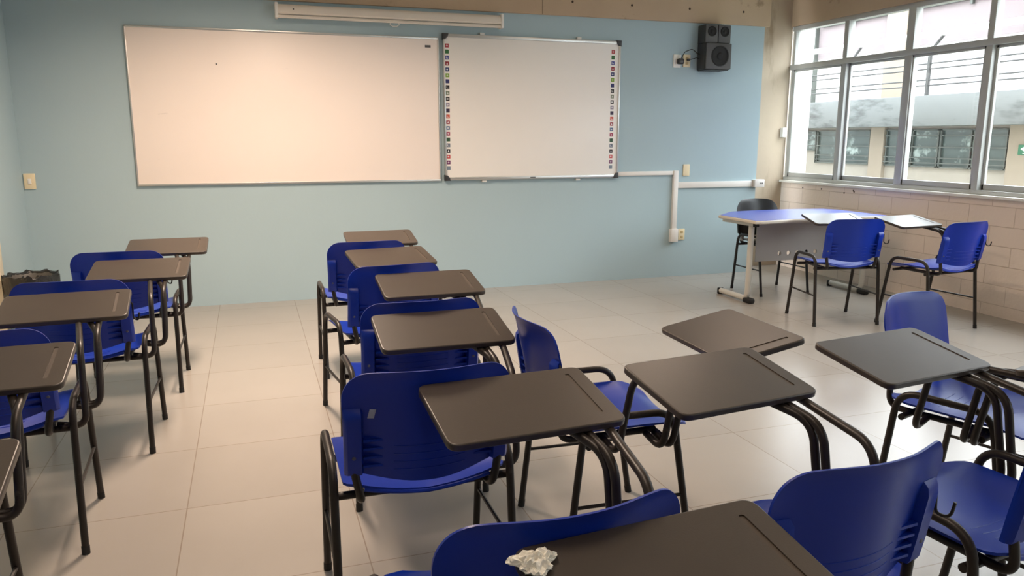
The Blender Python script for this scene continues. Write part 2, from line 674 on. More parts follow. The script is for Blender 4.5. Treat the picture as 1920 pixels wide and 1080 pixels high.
for i in range(len(mull) - 1):
    y1, y0 = mull[i] - 0.03, mull[i + 1] + 0.03
    if i == 0:
        y1 = mull[0] - 0.045
    off = 0.012 if i % 2 == 0 else 0.042
    m = MB()         # lower sliding sash
    xs = WX0 + off
    m.box((xs - 0.012, y0, 0.965), (xs + 0.012, y1, 1.012), wa, 0.003)
    m.box((xs - 0.012, y0, TR0 - 0.022), (xs + 0.012, y1, TR0), wa, 0.003)
    m.box((xs - 0.012, y0 - 0.004, 0.965), (xs + 0.012, y0 + 0.022, TR0), wa, 0.003)
    m.box((xs - 0.012, y1 - 0.022, 0.965), (xs + 0.012, y1 + 0.004, TR0), wa, 0.003)
    sash = m.build('sash', win)
    m = MB()
    m.box((xs - 0.002, y0 + 0.02, 1.008), (xs + 0.002, y1 - 0.02, TR0 - 0.018), M['glass'])
    m.build('pane', sash)
    m = MB()
    m.box((WX0 + 0.026, y0, TR1 - 0.005), (WX0 + 0.03, y1, WTOP - 0.04), M['glass'])
    m.build('pane', win)


# ------------------------------------------------------------------ tablet-arm chair
BW = 0.223


def back_y(x, z, c=0.047):
    t = (z - 0.49) / 0.31
    return -0.185 - 0.050 * t - 0.010 * t * t - c * 0.5 * (1 + math.cos(PI * min(1.0, abs(x / BW)) ** 1.1))


def backrest_mb(plastic, rc=0.075, zt=0.80, ribs=True):
    """curved plastic shell with rounded top corners, sagging lower edge and the two sleeves on its rear"""
    nx, zs = 28, []
    z0 = 0.514
    for k in range(13):
        zs.append(z0 + (zt - rc - z0) * k / 12)
    for k in range(1, 10):
        zs.append(zt - rc + rc * math.sin(PI / 2 * k / 9))
    front, rear = [], []
    th = 0.0055
    for z in zs:
        if z > zt - rc:
            dz = z - (zt - rc)
            w = BW - rc + math.sqrt(max(0.0, rc * rc - dz * dz))
        elif z < z0 + 0.03:
            dz = z0 + 0.03 - z
            w = BW - 0.006 - 0.03 + math.sqrt(max(0.0, 0.03 ** 2 - dz * dz))
        else:
            w = BW - 0.006 * (1 - min(1, (z - z0) / 0.2))
        for i in range(nx + 1):
            s = -1 + 2 * i / nx
            x = w * s
            zz = z
            if z < 0.6:          # lower edge sags in the middle
                zz = z - 0.030 * (1 - s * s) * (1 - (z - z0) / (0.6 - z0))
            else:                # upper edge very slightly domed
                zz = z + 0.004 * (1 - s * s) * max(0, (z - 0.7) / 0.1)
            y = back_y(x, zz)
            lip = max(0, (z - (zt - 0.03)) / 0.03) ** 2 * 0.006
            front.append(Vector((x, y - lip, zz)))
            rear.append(Vector((x, y - th - lip, zz)))
    m_ = MB()
    W = nx + 1
    H = len(zs)
    n = W * H
    faces = []
    for j in range(H - 1):
        for i in range(nx):
            a = j * W + i
            faces.append((a, a + 1, a + W + 1, a + W))
            faces.append((n + a, n + a + W, n + a + W + 1, n + a + 1))
    for i in range(nx):
        faces.append((i, n + i, n + i + 1, i + 1))
        a = (H - 1) * W + i
        faces.append((a, a + 1, n + a + 1, n + a))
    for j in range(H - 1):
        a = j * W
        faces.append((a, a + W, n + a + W, n + a))
        a = j * W + nx
        faces.append((a, n + a, n + a + W, a + W))
    m_.add(front + rear, faces, plastic, True)
    # sleeves that take the frame tubes
    for s in (-1, 1):
        xa, xb = s * 0.170, s * 0.220
        rows = []
        for k, z in enumerate((0.512, 0.522, 0.57, 0.62, 0.672, 0.690, 0.700)):
            d = (0.019, 0.023, 0.024, 0.023, 0.021, 0.015, 0.002)[k]
            ring = []
            for (x, f) in ((xa, 0.0), (xa + s * 0.007, 1.0), (xb - s * 0.008, 1.0), (xb, 0.55), (xb, -0.1)):
                ring.append(Vector((x, back_y(x, z) - 0.004 - d * f, z)))
            rows.append(ring)
        vv = [p for r_ in rows for p in r_]
        ff = []
        for j in range(len(rows) - 1):
            for i in range(4):
                a = j * 5 + i
                ff.append((a, a + 1, a + 6, a + 5))
            ff.append((j * 5 + 4, j * 5, j * 5 + 5, j * 5 + 9))
        ff.append((0, 1, 2, 3, 4))
        ff.append(tuple(30 + i for i in range(5)))
        m_.add(vv, ff, plastic, False)
        if ribs:
            for z in (0.535, 0.560, 0.585, 0.610):
                x0, x1 = s * 0.172, s * 0.118
                p = [Vector((x0, back_y(x0, z) - 0.003, z - 0.003)), Vector((x0, back_y(x0, z) - 0.022, z - 0.003)),
                     Vector((x1, back_y(x1, z) - 0.004, z - 0.003))]
                q = [v + Vector((0, 0, 0.006)) for v in p]
                m_.add(p + q, [(0, 1, 2), (5, 4, 3), (0, 3, 4, 1), (1, 4, 5, 2), (2, 5, 3, 0)], plastic)
    if ribs:
        for k, z in enumerate((0.522, 0.545, 0.568, 0.591)):
            pts = []
            for i in range(13):
                x = -0.095 + 0.19 * i / 12
                pts.append((x, back_y(x, z) - th, z))
            m_.tube(pts, 0.0016, plastic, 6)
    return m_


def seat_mb(plastic):
    nx, ny = 26, 24
    th = 0.007
    top, bot = [], []
    for j in range(ny + 1):
        v = -0.205 + 0.445 * j / ny
        for i in range(nx + 1):
            s = -1 + 2 * i / nx
            w = 0.222
            r = 0.055
            if v > 0.24 - r:
                dz = v - (0.24 - r)
                w = 0.215 - r + math.sqrt(max(0, r * r - dz * dz))
            elif v < -0.205 + 0.03:
                dz = -0.205 + 0.03 - v
                w = 0.215 - 0.03 + math.sqrt(max(0, 0.03 ** 2 - dz * dz))
            x = w * s
            z = 0.449 + 0.022 * abs(s) ** 2.2
            z -= 0.012 * math.exp(-((v + 0.03) / 0.12) ** 2) * (1 - s * s)
            if v > 0.14:
                z -= 0.028 * ((v - 0.14) / 0.1) ** 2
            if v < -0.13:
                z += 0.010 * ((-0.13 - v) / 0.075) * (0.1 + abs(s))
            top.append(Vector((x, v, z)))
            bot.append(Vector((x, v, z - th)))
    W, H = nx + 1, ny + 1
    n = W * H
    faces = []
    for j in range(H - 1):
        for i in range(nx):
            a = j * W + i
            faces.append((a, a + 1, a + W + 1, a + W))
            faces.append((n + a, n + a + W, n + a + W + 1, n + a + 1))
    for i in range(nx):
        faces.append((i, n + i, n + i + 1, i + 1))
        a = (H - 1) * W + i
        faces.append((a, a + 1, n + a + 1, n + a))
    for j in range(H - 1):
        a = j * W
        faces.append((a, a + W, n + a + W, n + a))
        a = j * W + nx
        faces.append((a, n + a, n + a + W, a + W))
    m_ = MB().add(top + bot, faces, plastic, True)
    # skirt lip that stiffens the rear edge
    pts = []
    for i in range(15):
        s = -0.9 + 1.8 * i / 14
        z = 0.449 + 0.022 * abs(s) ** 2.2 + 0.010 * (0.1 + abs(s)) - 0.005
        pts.append((0.19 * s, -0.203, z - 0.006))
    m_.tube(pts, 0.0065, plastic, 8)
    # drainage slots and mould lines on the seat
    for k in range(3):
        y = -0.11 + 0.03 * k
        pts = []
        for i in range(9):
            s = -0.42 + 0.84 * i / 8
            z = 0.449 + 0.022 * abs(s) ** 2.2 - 0.012 * math.exp(-((y + 0.03) / 0.12) ** 2) * (1 - s * s)
            pts.append((0.222 * s, y, z))
        m_.tube(pts, 0.0013, plastic, 5)
    return m_


TUBE = 0.0118
ARCH = 0.515


def side_points(s):
    """one bent side tube: front foot, up, over at seat height, rear foot"""
    return fillet([(s * 0.248, 0.234, 0.0), (s * 0.245, 0.150, ARCH), (s * 0.245, -0.150, ARCH), (s * 0.248, -0.208, 0.0)], 0.082, 8)


def split_half(pts):
    n = len(pts)
    mid = (pts[n // 2 - 1] + pts[n // 2]) / 2
    return pts[:n // 2] + [mid], [mid] + pts[n // 2:]


def build_chair(name, fm, pm, tablet=True, rc=0.075, zt=0.80):
    root = empty(name)
    for s in (-1, 1):
        a, b = split_half(side_points(s))
        for pts in (a, list(reversed(b))):
            lg = MB().tube(pts, TUBE, fm).build('leg', root)
            p0, p1 = Vector(pts[0]), Vector(pts[1])
            d = (p1 - p0).normalized()
            MB().tube([p0, p0 + d * 0.028], TUBE + 0.0014, M['rubber']).build('foot_cap', lg)
        MB().tube([(s * 0.2475, 0.197, 0.225), (s * 0.2475, -0.182, 0.225)], 0.0062, fm, 8).build('stretcher', root)
        MB().tube(fillet([(s * 0.170, 0.125, 0.430), (s * 0.178, -0.212, 0.428), (s * 0.196, back_y(0.196, 0.52) - 0.015, 0.525),
                          (s * 0.198, back_y(0.198, 0.67) - 0.013, 0.67)], [0.060, 0.09], 8), 0.0112, fm).build('back_tube', root)
    for y in (0.125, -0.135):
        MB().tube([(-0.244, y, 0.423), (0.244, y, 0.423)], 0.0112, fm).build('seat_rail', root)
    seat_mb(pm).build('seat', root)
    br = backrest_mb(pm, rc, zt).build('backrest', root)
    for s in (-1, 1):
        y = back_y(0.195, 0.565) - 0.0275
        MB().lathe([(0.0, 0.004), (0.004, 0.0035), (0.0062, 0.0)], (s * 0.196, y + 0.0005, 0.565), (0, -1, 0), M['screw'], 12).build('screw', br)
    if not tablet:
        return root
    # coat hook on the right sleeve
    hb = back_y(0.22, 0.64) - 0.014
    MB().tube(fillet([(0.219, hb, 0.690), (0.226, hb - 0.002, 0.682), (0.226, hb - 0.006, 0.620), (0.248, hb - 0.024, 0.614), (0.253, hb - 0.028, 0.648)],
                     [0.004, 0.020, 0.016], 6), 0.0034, M['hook'], 8).build('bag_hook', root)
    # three bent tubes that carry the tablet, hooked in under the side tube
    for (yb, yt, ex) in ((0.118, 0.168, 0.315), (0.088, 0.134, 0.352)):
        MB().tube(fillet([(ex - 0.10, 0.44, 0.727), (ex - 0.055, 0.30, 0.693), (0.302, yt, 0.668), (0.299, yb, 0.412), (0.20, yb - 0.01, 0.432)],
                         [0.10, 0.08, 0.045], 8), TUBE - 0.0006, fm).build('tablet_arm', root)
    MB().tube(fillet([(0.315, 0.45, 0.729), (0.358, 0.27, 0.690), (0.302, -0.015, 0.672), (0.298, -0.065, 0.412), (0.19, -0.070, 0.430)],
                     [0.12, 0.08, 0.045], 8), TUBE - 0.0006, fm).build('tablet_arm', root)
    # tablet: rounded slab with a pencil groove near its right edge
    W2, D2, TH = 0.2235, 0.1412, 0.019
    poly = rounded([(-W2, -D2), (W2, -D2), (W2, D2), (-W2, D2)], 0.030, 6)
    tb = MB().prism(poly, -TH, 0.0, M['tablet'], bevel=0.0045, seg=3).build('tablet', root)
    gp = rounded([(0.168, -0.094), (0.180, -0.094), (0.180, 0.105), (0.168, 0.105)], 0.0055, 4)
    cut = MB().prism(gp, -0.0028, 0.01, M['tablet']).build('groove_cutter')
    bo = tb.modifiers.new('groove', 'BOOLEAN')
    bo.object = cut
    bo.operation = 'DIFFERENCE'
    bo.solver = 'EXACT'
    baked(tb, None)
    bpy.data.objects.remove(cut)
    MB().prism(rounded([(0.1685, -0.0935), (0.1795, -0.0935), (0.1795, 0.1045), (0.1685, 0.1045)], 0.005, 4), -0.0030, -0.0022, M['groove']).build('pencil_groove', tb)
    tb.location = (0.1755, 0.3775, 0.7405)
    tb.rotation_euler = (math.asin(0.055 / 0.2824), 0, R(0.0))
    return root


proto = build_chair('tablet_arm_chair', M['frame'], M['plastic'])
LRM = MB().tube(fillet([(0.17, 0.45, 0.729), (0.228, 0.29, 0.694), (0.272, -0.045, 0.676), (0.276, -0.105, 0.412), (0.19, -0.110, 0.430)],
                       [0.12, 0.08, 0.045], 8), TUBE - 0.0006, M['frame']).mesh('tablet_arm_inboard')

G = 'blue tablet-arm chairs'
chairs = [
    # x, y, yaw, variant, label
    (0.437, 1.304, 0.056, 0, 'nearest blue chair of the middle column, its back half hidden by the foreground tablet'),
    (0.408, 2.114, -0.011, 0, 'blue tablet chair with a small white scrap on its back, in the middle column'),
    (0.559, 2.932, 0.014, 0, 'blue tablet chair third from the front of the photo in the middle column'),
    (0.580, 3.757, 0.135, 0, 'slightly twisted blue tablet chair, second from the blue wall in the middle column'),
    (0.605, 4.618, 0.001, 0, 'blue tablet chair of the middle column standing closest to the blue wall'),
    (-0.671, 4.626, -0.012, 1, 'blue tablet chair of the left column standing closest to the blue wall'),
    (-0.725, 3.772, -0.023, 1, 'blue tablet chair second from the blue wall in the left column, by the waste bin'),
    (-0.857, 2.902, 0.053, 1, 'blue tablet chair third from the blue wall in the left column, near the photo edge'),
    (-0.907, 2.043, 0.037, 1, 'blue chair of the left column whose pale-scuffed tablet pokes in, seat outside the photo'),
    (-0.853, 1.213, 0.043, 1, 'blue chair in the bottom left corner with only a tablet edge and front leg visible'),
    (0.418, 0.492, 0.07, 0, 'foreground chair showing just its brown tablet with a crumpled white tissue on it'),
    (1.031, 1.308, 0.116, 0, 'blue tablet chair with a bent coat hook, bottom right foreground, seen from behind'),
    (1.098, 2.309, -1.615, 0, 'blue tablet chair turned sideways to face the window wall, in the middle of the room'),
    (1.688, 1.338, 0.124, 0, 'blue tablet chair at the bottom right edge, its back cut by the photo'),
    (2.36, 1.92, -2.83, 0, 'blue tablet chair turned to face the camera at the right edge'),
    (4.184, 4.704, -0.211, 0, 'blue tablet chair drawn up to the front of the teacher desk, left of the pair'),
    (4.71, 4.312, 0.092, 0, 'blue tablet chair by the block wall under the windows, right of the desk pair'),
]
made = []
for i, (x, y, a, var, lab) in enumerate(chairs):
    o = proto if i == 0 else copy_tree(proto)
    made.append(o)
for o, (x, y, a, var, lab) in zip(made, chairs):
    o.location = (x, y, 0)
    o.rotation_euler = (0, 0, a)
    tag(o, lab, 'chair', G)
    if var:
        arms = [c for c in children_of(o) if c.name.startswith('tablet_arm')]
        arms.sort(key=lambda c: min(v.co.y for v in c.data.vertices))
        arms[0].data = LRM

# a scrap of sticker on the back of the second middle chair
bk = [c for c in children_of(made[1]) if c.name.startswith('backrest')][0]
m = MB()
vv, ff = [], []
for j in range(3):
    for i in range(3):
        x, z = -0.160 + 0.008 * i + 0.003 * ((j * 7 + i * 3) % 3), 0.672 + 0.013 * j
        vv.append((x, back_y(x, z) - 0.0075, z))
for j in range(2):
    for i in range(2):
        a = j * 3 + i
        ff.append((a, a + 1, a + 4, a + 3))
m.add(vv, ff, M['sticker'])
m.build('sticker', bk)

# black chair behind the desk, facing the class
bc = build_chair('stacking_chair', M['black_frame'], M['black_plastic'], tablet=False, rc=0.11, zt=0.815)
for s in (-1, 1):
    MB().box((s * 0.215 - 0.011, -0.165, 0.452), (s * 0.215 + 0.011, -0.125, 0.500), M['bright_steel'], 0.003).build('bracket', bc)
bc.location = (4.445, 5.83, 0)
bc.rotation_euler = (0, 0, PI)
tag(bc, 'black stacking chair behind the blue teacher desk, facing the class', 'chair')

# ------------------------------------------------------------------ crumpled tissue on the foreground tablet
bm = bmesh.new()
bmesh.ops.create_icosphere(bm, subdivisions=4, radius=1.0)
rnd = random.Random(3)
for v in bm.verts:
    a = math.atan2(v.co.y, v.co.x)
    k = 1 + 0.22 * math.sin(3 * a + 0.6) + 0.15 * math.sin(7 * a + 1.9) + rnd.uniform(-0.16, 0.16)
    v.co.x *= 0.031 * k
    v.co.y *= 0.024 * k
    v.co.z = max(-0.1, v.co.z) * 0.013 * (1 + rnd.uniform(-0.5, 0.5))
ti = MB().bm(bm, M['tissue']).build('crumpled_tissue')
ti.location = (0.358, 0.960, 0.7655)
ti.rotation_euler = (R(11), 0, R(12))
tag(ti, 'crumpled white tissue on the corner of the nearest brown tablet', 'tissue')

# ------------------------------------------------------------------ teacher desk
desk = empty('teacher_desk', (4.5, 5.6, 0))
DX, DY = 4.5, 5.6
top_poly = [(3.83, 5.235)] + [(3.90 + 1.22 * k / 10, 5.215 + 0.055 * math.sin(PI * k / 10)) for k in range(11)] + \
           [(5.19, 5.25), (5.19, 5.84), (5.10, 5.97), (4.85, 6.035), (4.60, 6.055), (4.33, 6.04), (4.10, 6.0), (3.83, 5.76)]
loc_poly = [(x - DX, y - DY) for x, y in top_poly]
cen = Vector((0.0, 0.05))


def inset(poly, d):
    out = []
    n = len(poly)
    for i in range(n):
        p0, p, p1 = Vector(poly[i - 1]), Vector(poly[i]), Vector(poly[(i + 1) % n])
        t = ((p - p0).normalized() + (p1 - p).normalized()).normalized()
        nn = Vector((-t.y, t.x))
        if nn.dot(cen - p) < 0:
            nn = -nn
        out.append(tuple(p + nn * d))
    return out


MB().prism(loc_poly, 0.690, 0.7165, M['desk_edge'], bevel=0.008, seg=3).build('edging', desk)
MB().prism(inset(loc_poly, 0.016), 0.7145, 0.7185, M['desk_blue']).build('desktop', desk)
for s in (-1, 1):
    x = -0.56 if s < 0 else 0.64
    m = MB()
    foot = fillet([(x, 0.235, 0.034), (x, -0.205, 0.034), (x, -0.165, 0.14), (x, -0.165, 0.66)], [0.05, 0.06], 8)
    foot = fillet([(x, 0.24, 0.032), (x, -0.16, 0.032), (x, -0.165, 0.66)], [0.07], 8)
    m.tube(foot, 0.024, M['desk_metal'], 14)
    lg = m.build('leg', desk)
    MB().box((x - 0.03, -0.235, 0.0), (x + 0.03, -0.13, 0.045), M['rubber'], 0.016, seg=3).build('end_cap', lg)
    MB().box((x - 0.027, 0.225, 0.0), (x + 0.027, 0.252, 0.056), M['rubber'], 0.008).build('end_cap', lg)
    MB().box((x - 0.022, -0.215, 0.652), (x + 0.022, 0.23, 0.690), M['desk_metal'], 0.006).build('support_arm', lg)
    MB().box((x - 0.024, -0.235, 0.650), (x + 0.024, -0.212, 0.689), M['rubber'], 0.004).build('end_cap', lg)
# modesty panel with a row of round holes
pn = MB().box((-0.49, -0.146, 0.342), (0.60, -0.134, 0.690), M['desk_panel'], 0.003).build('modesty_panel', desk)
cutm = MB()
for k in range(7):
    cutm.lathe([(0.0, -0.05), (0.019, -0.05), (0.019, 0.05), (0.0, 0.05)], (4.25 + 0.0925 * k - DX, -0.14, 0.405), (0, 1, 0), M['desk_panel'], 24)
cut = cutm.build('hole_cutter', desk)
bo = pn.modifiers.new('holes', 'BOOLEAN')
bo.object = cut
bo.operation = 'DIFFERENCE'
bo.solver = 'EXACT'
baked(pn, None)
bpy.data.objects.remove(cut)
MB().box((-0.56, -0.155, 0.660), (0.64, -0.128, 0.688), M['desk_metal'], 0.004).build('beam', desk)
tag(desk, 'teacher desk with blue bow-shaped top, silver legs and grey perforated panel', 'desk')

# ------------------------------------------------------------------ boards on the blue wall
wb = empty('whiteboard', (0.382, D, 1.608))
hw, hh = 1.221, 0.606
MB().box((-hw, -0.018, -hh), (hw, 0.0, hh), M['whiteboard'], 0.002).build('writing_surface', wb)
m = MB()
fr = 0.012
m.box((-hw - 0.002, -0.024, hh - fr), (hw + 0.002, 0.0, hh + 0.004), M['alu'], 0.002)
m.box((-hw - 0.002, -0.026, -hh - 0.004), (hw + 0.002, 0.0, -hh + fr), M['alu'], 0.002)
m.box((-hw - 0.004, -0.024, -hh), (-hw + fr * 0.6, 0.0, hh), M['alu'], 0.002)
m.box((hw - fr * 0.6, -0.024, -hh), (hw + 0.004, 0.0, hh), M['alu'], 0.002)
m.build('frame', wb)
MB().box((1.105, -0.0195, 0.525), (1.155, -0.017, 0.545), M['grey_face']).build('maker_label', wb)
MB().lathe([(0.0, 0.0195), (0.007, 0.019), (0.007, 0.0)], (-0.58, 0, 0.339), (0, -1, 0), M['grey_face'], 10).build('drill_hole', wb)
tag(wb, 'wide plain whiteboard on the left of the blue wall, lit warm and faintly smudged', 'whiteboard')

ib = empty('interactive_board', (2.488, D, 1.6275))
hw, hh = 0.845, 0.6245
MB().box((-hw + 0.01, -0.030, -hh + 0.01), (hw - 0.01, 0.0, hh - 0.01), M['iwb'], 0.002).build('board_surface', ib)
m = MB()
fr = 0.028
m.box((-hw, -0.040, hh - fr), (hw, 0.0, hh), M['alu'], 0.004)
m.box((-hw, -0.040, -hh), (hw, 0.0, -hh + fr), M['alu'], 0.004)
m.box((-hw, -0.040, -hh), (-hw + fr * 0.6, 0.0, hh), M['alu'], 0.004)
m.box((hw - fr * 0.6, -0.040, -hh), (hw, 0.0, hh), M['alu'], 0.004)
bfr = m.build('frame', ib)
MB().box((-0.045, -0.0412, -hh + 0.009), (0.005, -0.0395, -hh + 0.019), M['grey_face']).build('maker_label', bfr)
for sx in (-1, 1):
    for sz in (-1, 1):
        x0, z0 = sx * (hw + 0.004), sz * (hh + 0.004)
        m = MB()
        pl = [(x0, z0), (x0 - sx * 0.052, z0), (x0 - sx * 0.046, z0 - sz * 0.026), (x0 - sx * 0.026, z0 - sz * 0.046), (x0, z0 - sz * 0.052)]
        m.prism(pl, 0.0, 0.044, M['black_gloss'], Matrix(((1, 0, 0, 0), (0, 0, -1, 0), (0, 1, 0, 0), (0, 0, 0, 1))), 0.003)
        m.build('corner_cap', ib)
for x, sz in ((-0.49, 1), (0.43, 1), (-0.48, -1), (0.44, -1)):
    MB().box((x - 0.022, -0.026, sz * hh - 0.004), (x + 0.022, 0.0, sz * hh + sz * 0.022), M['white_plastic'], 0.004).build('wall_clip', ib)
icon_cols = [(176, 60, 66), (52, 110, 60), (70, 76, 150), (150, 30, 44), (40, 52, 110), (130, 170, 50), (50, 52, 110), (26, 22, 26), (130, 140, 118),
             (30, 22, 26), (150, 140, 160), (46, 30, 66), (210, 92, 66), (150, 24, 48), (84, 112, 150), (160, 40, 80), (48, 84, 56), (110, 118, 134),
             (26, 16, 32), (200, 70, 76), (110, 40, 96), (120, 134, 150)]
imats = []
for k, c in enumerate(icon_cols):
    imats.append(mat('icon_ink', lin(*c), 0.5, var=0.04))
for (xc, zt_, zb_) in ((-0.811, 0.527, -0.517), (0.770, 0.527, -0.527)):
    m = MB()
    for k in range(22):
        z = zt_ + (zb_ - zt_) * k / 21
        s = 0.0165
        y = -0.0306
        m.box((xc - s, y, z - s), (xc + s, y + 0.0012, z + s), imats[k])
        g = M['sign_white']
        yy = y - 0.0004
        q = k % 5
        if q == 0:
            m.box((xc - 0.008, yy, z - 0.002), (xc + 0.008, yy + 0.0004, z + 0.002), g)
            m.box((xc - 0.002, yy, z - 0.008), (xc + 0.002, yy + 0.0004, z + 0.008), g)
        elif q == 1:
            m.lathe([(0.0, 0.0), (0.007, 0.0), (0.007, 0.0005)], (xc, yy + 0.0005, z), (0, -1, 0), g, 12)
        elif q == 2:
            m.box((xc - 0.008, yy, z - 0.008), (xc - 0.004, yy + 0.0004, z + 0.008), g)
            m.box((xc - 0.008, yy, z - 0.008), (xc + 0.008, yy + 0.0004, z - 0.004), g)
        elif q == 3:
            m.add([(xc - 0.008, yy, z - 0.008), (xc + 0.008, yy, z - 0.008), (xc, yy, z + 0.009)], [(0, 1, 2)], g)
        else:
            m.box((xc - 0.008, yy, z - 0.006), (xc + 0.006, yy + 0.0004, z + 0.006), g)
    m.build('icon_strip', ib)
tag(ib, 'interactive whiteboard with black corners and two columns of small coloured icons', 'interactive board')

# projection screen in its housing above the boards
ps = empty('projection_screen', (1.22, D, 2.372))
hl = 0.94
m = MB()
prof = []
for k in range(20):
    a = R(-60 + 300 * k / 19)
    prof.append((-0.052 + 0.046 * math.cos(a), 0.046 * math.sin(a)))
prof = [(-0.098, -0.018), (-0.096, 0.012), (-0.088, 0.032), (-0.07, 0.045), (-0.045, 0.049), (-0.002, 0.049), (-0.002, -0.030), (-0.085, -0.030)]
vv = [(x, p[0], p[1]) for x in (-hl, hl) for p in prof]
n = len(prof)
m.add(vv, [(i, (i + 1) % n, n + (i + 1) % n, n + i) for i in range(n)] + [tuple(range(n)), tuple(range(n, 2 * n))], M['screen_white'], True)
m.build('housing', ps)
for s in (-1, 1):
    m = MB()
    m.box((s * hl - 0.012, -0.105, -0.062), (s * hl + 0.012, 0.0, 0.056), M['white_plastic'], 0.006)
    m.build('end_cap', ps)
MB().tube([(-hl + 0.01, -0.075, -0.048), (hl - 0.01, -0.075, -0.048)], 0.0125, M['screen_white'], 12).build('bottom_bar', ps)
MB().tube(fillet([(-0.03, -0.075, -0.056), (-0.042, -0.078, -0.070), (-0.018, -0.080, -0.086), (0.018, -0.080, -0.086), (0.042, -0.078, -0.070), (0.03, -0.075, -0.056)], 0.012, 4),
          0.0035, M['white_plastic'], 8).build('pull_handle', ps)
MB().lathe([(0.0, 0.002), (0.006, 0.0)], (-hl + 0.13, -0.0965, 0.008), (0, -1, 0), M['grey_face'], 10).build('rivet', ps)
tag(ps, 'white rolled projection screen casing mounted high on the blue wall', 'projection screen')

# ------------------------------------------------------------------ speakers
def cone(mb, x, z, r, y):
    mb.lathe([(r * 1.16, 0.0), (r * 1.16, 0.005), (r * 1.02, 0.007), (r, 0.004), (r * 0.85, 0.001), (r * 0.4, 0.0006), (r * 0.35, 0.004), (r * 0.2, 0.006), (0, 0.0065)],
             (x, y, z), (0, -1, 0), M['black_cone'], 28)


SY = D - 0.165
sub = empty('subwoofer_speaker', (4.30, D, 2.016))
MB().box((-0.14, -0.150, 0.0), (0.14, -0.012, 0.243), M['black_gloss'], 0.006).build('cabinet', sub)
MB().box((-0.138, -0.168, 0.003), (0.138, -0.150, 0.240), M['grey_face'], 0.006).build('front_panel', sub)
m = MB()
cone(m, 0.012, 0.122, 0.082, -0.169)
m.build('woofer', sub)
m = MB()
m.box((-0.12, -0.15, -0.008), (0.12, 0.0, 0.0), M['black_gloss'], 0.002)
m.box((-0.12, -0.012, -0.01), (0.12, 0.0, 0.2), M['black_gloss'], 0.002)
m.build('wall_bracket', sub)
tag(sub, 'large black subwoofer speaker with one big cone, high on the blue wall', 'speaker')
for k, nm in ((0, 'left'), (1, 'right')):
    sp = empty('satellite_speaker', (4.23 + 0.14 * k, D, 2.2595))
    MB().box((-0.069, -0.128, 0.0), (0.069, -0.006, 0.168), M['black_gloss'], 0.006).build('cabinet', sp)
    MB().box((-0.067, -0.142, 0.002), (0.067, -0.128, 0.166), M['grey_face'], 0.005).build('front_panel', sp)
    m = MB()
    cone(m, 0.0, 0.105, 0.040, -0.143)
    m.build('driver', sp)
    tag(sp, 'small black satellite speaker on top of the subwoofer, %s of the two' % nm, 'speaker', 'satellite speakers')


# ------------------------------------------------------------------ plates, sockets, raceways
def plate(name, x, z, w, h, insert, label, cat, mt='cream_plastic', group=None):
    r = empty(name, (x, D, z))
    MB().box((-w / 2, -0.011, -h / 2), (w / 2, 0.0, h / 2), M[mt], 0.004).build('cover_plate', r)
    if insert == 'switch':
        MB().box((-0.012, -0.016, -0.02), (0.012, -0.010, 0.02), M['white_plastic'], 0.003).build('rocker', r)
    elif insert == 'socket':
        for sz in (-1, 1):
            MB().box((-0.015, -0.0125, sz * 0.024 - 0.012), (0.015, -0.0105, sz * 0.024 + 0.012), M['cream_dark'], 0.003).build('socket_outlet', r)
    tag(r, label, cat, group)
    return r


plate('light_switch', -1.585, 1.049, 0.078, 0.118, 'switch', 'cream light switch on the blue wall left of the whiteboard', 'switch')
plate('wall_plate', 4.097, 1.060, 0.072, 0.115, 'blank', 'blank cream wall plate just above the right-hand cable channel', 'wall plate')
plate('power_outlet', 4.072, 0.423, 0.070, 0.112, 'socket', 'cream power outlet low on the blue wall beside the cable channel foot', 'outlet')
plate('power_outlet', 3.945, 2.095, 0.082, 0.122, 'blank', 'white power outlet with a black plug in it, left of the speakers', 'outlet', 'white_plastic')
plate('power_outlet', 4.050, 2.100, 0.078, 0.118, 'socket', 'cream power outlet between the plugged white outlet and the speakers', 'outlet')
ad = empty('power_adapter', (3.965, D, 2.092))
MB().box((-0.032, -0.062, -0.028), (0.030, -0.011, 0.026), M['black_gloss'], 0.014, seg=3).build('adapter_body', ad)
MB().tube(fillet([(0.0, -0.045, 0.02), (0.03, -0.055, 0.085), (0.11, -0.06, 0.115), (0.165, -0.05, 0.08), (0.20, -0.05, 0.065)], 0.05, 6), 0.0035, M['black_cone'], 8).build('cable', ad)
tag(ad, 'black power adapter plugged into the white outlet, its cable arching to the speakers', 'adapter')
pg = empty('cable_plug', (4.055, D, 2.108))
MB().box((-0.012, -0.040, -0.012), (0.014, -0.0125, 0.012), M['black_gloss'], 0.006).build('plug_body', pg)
MB().tube(fillet([(0.005, -0.035, 0.0), (0.045, -0.055, 0.012), (0.075, -0.05, 0.02), (0.105, -0.05, 0.012)], 0.03, 5), 0.003, M['black_cone'], 8).build('cable', pg)
tag(pg, 'small black plug in the cream outlet close to the subwoofer', 'plug')

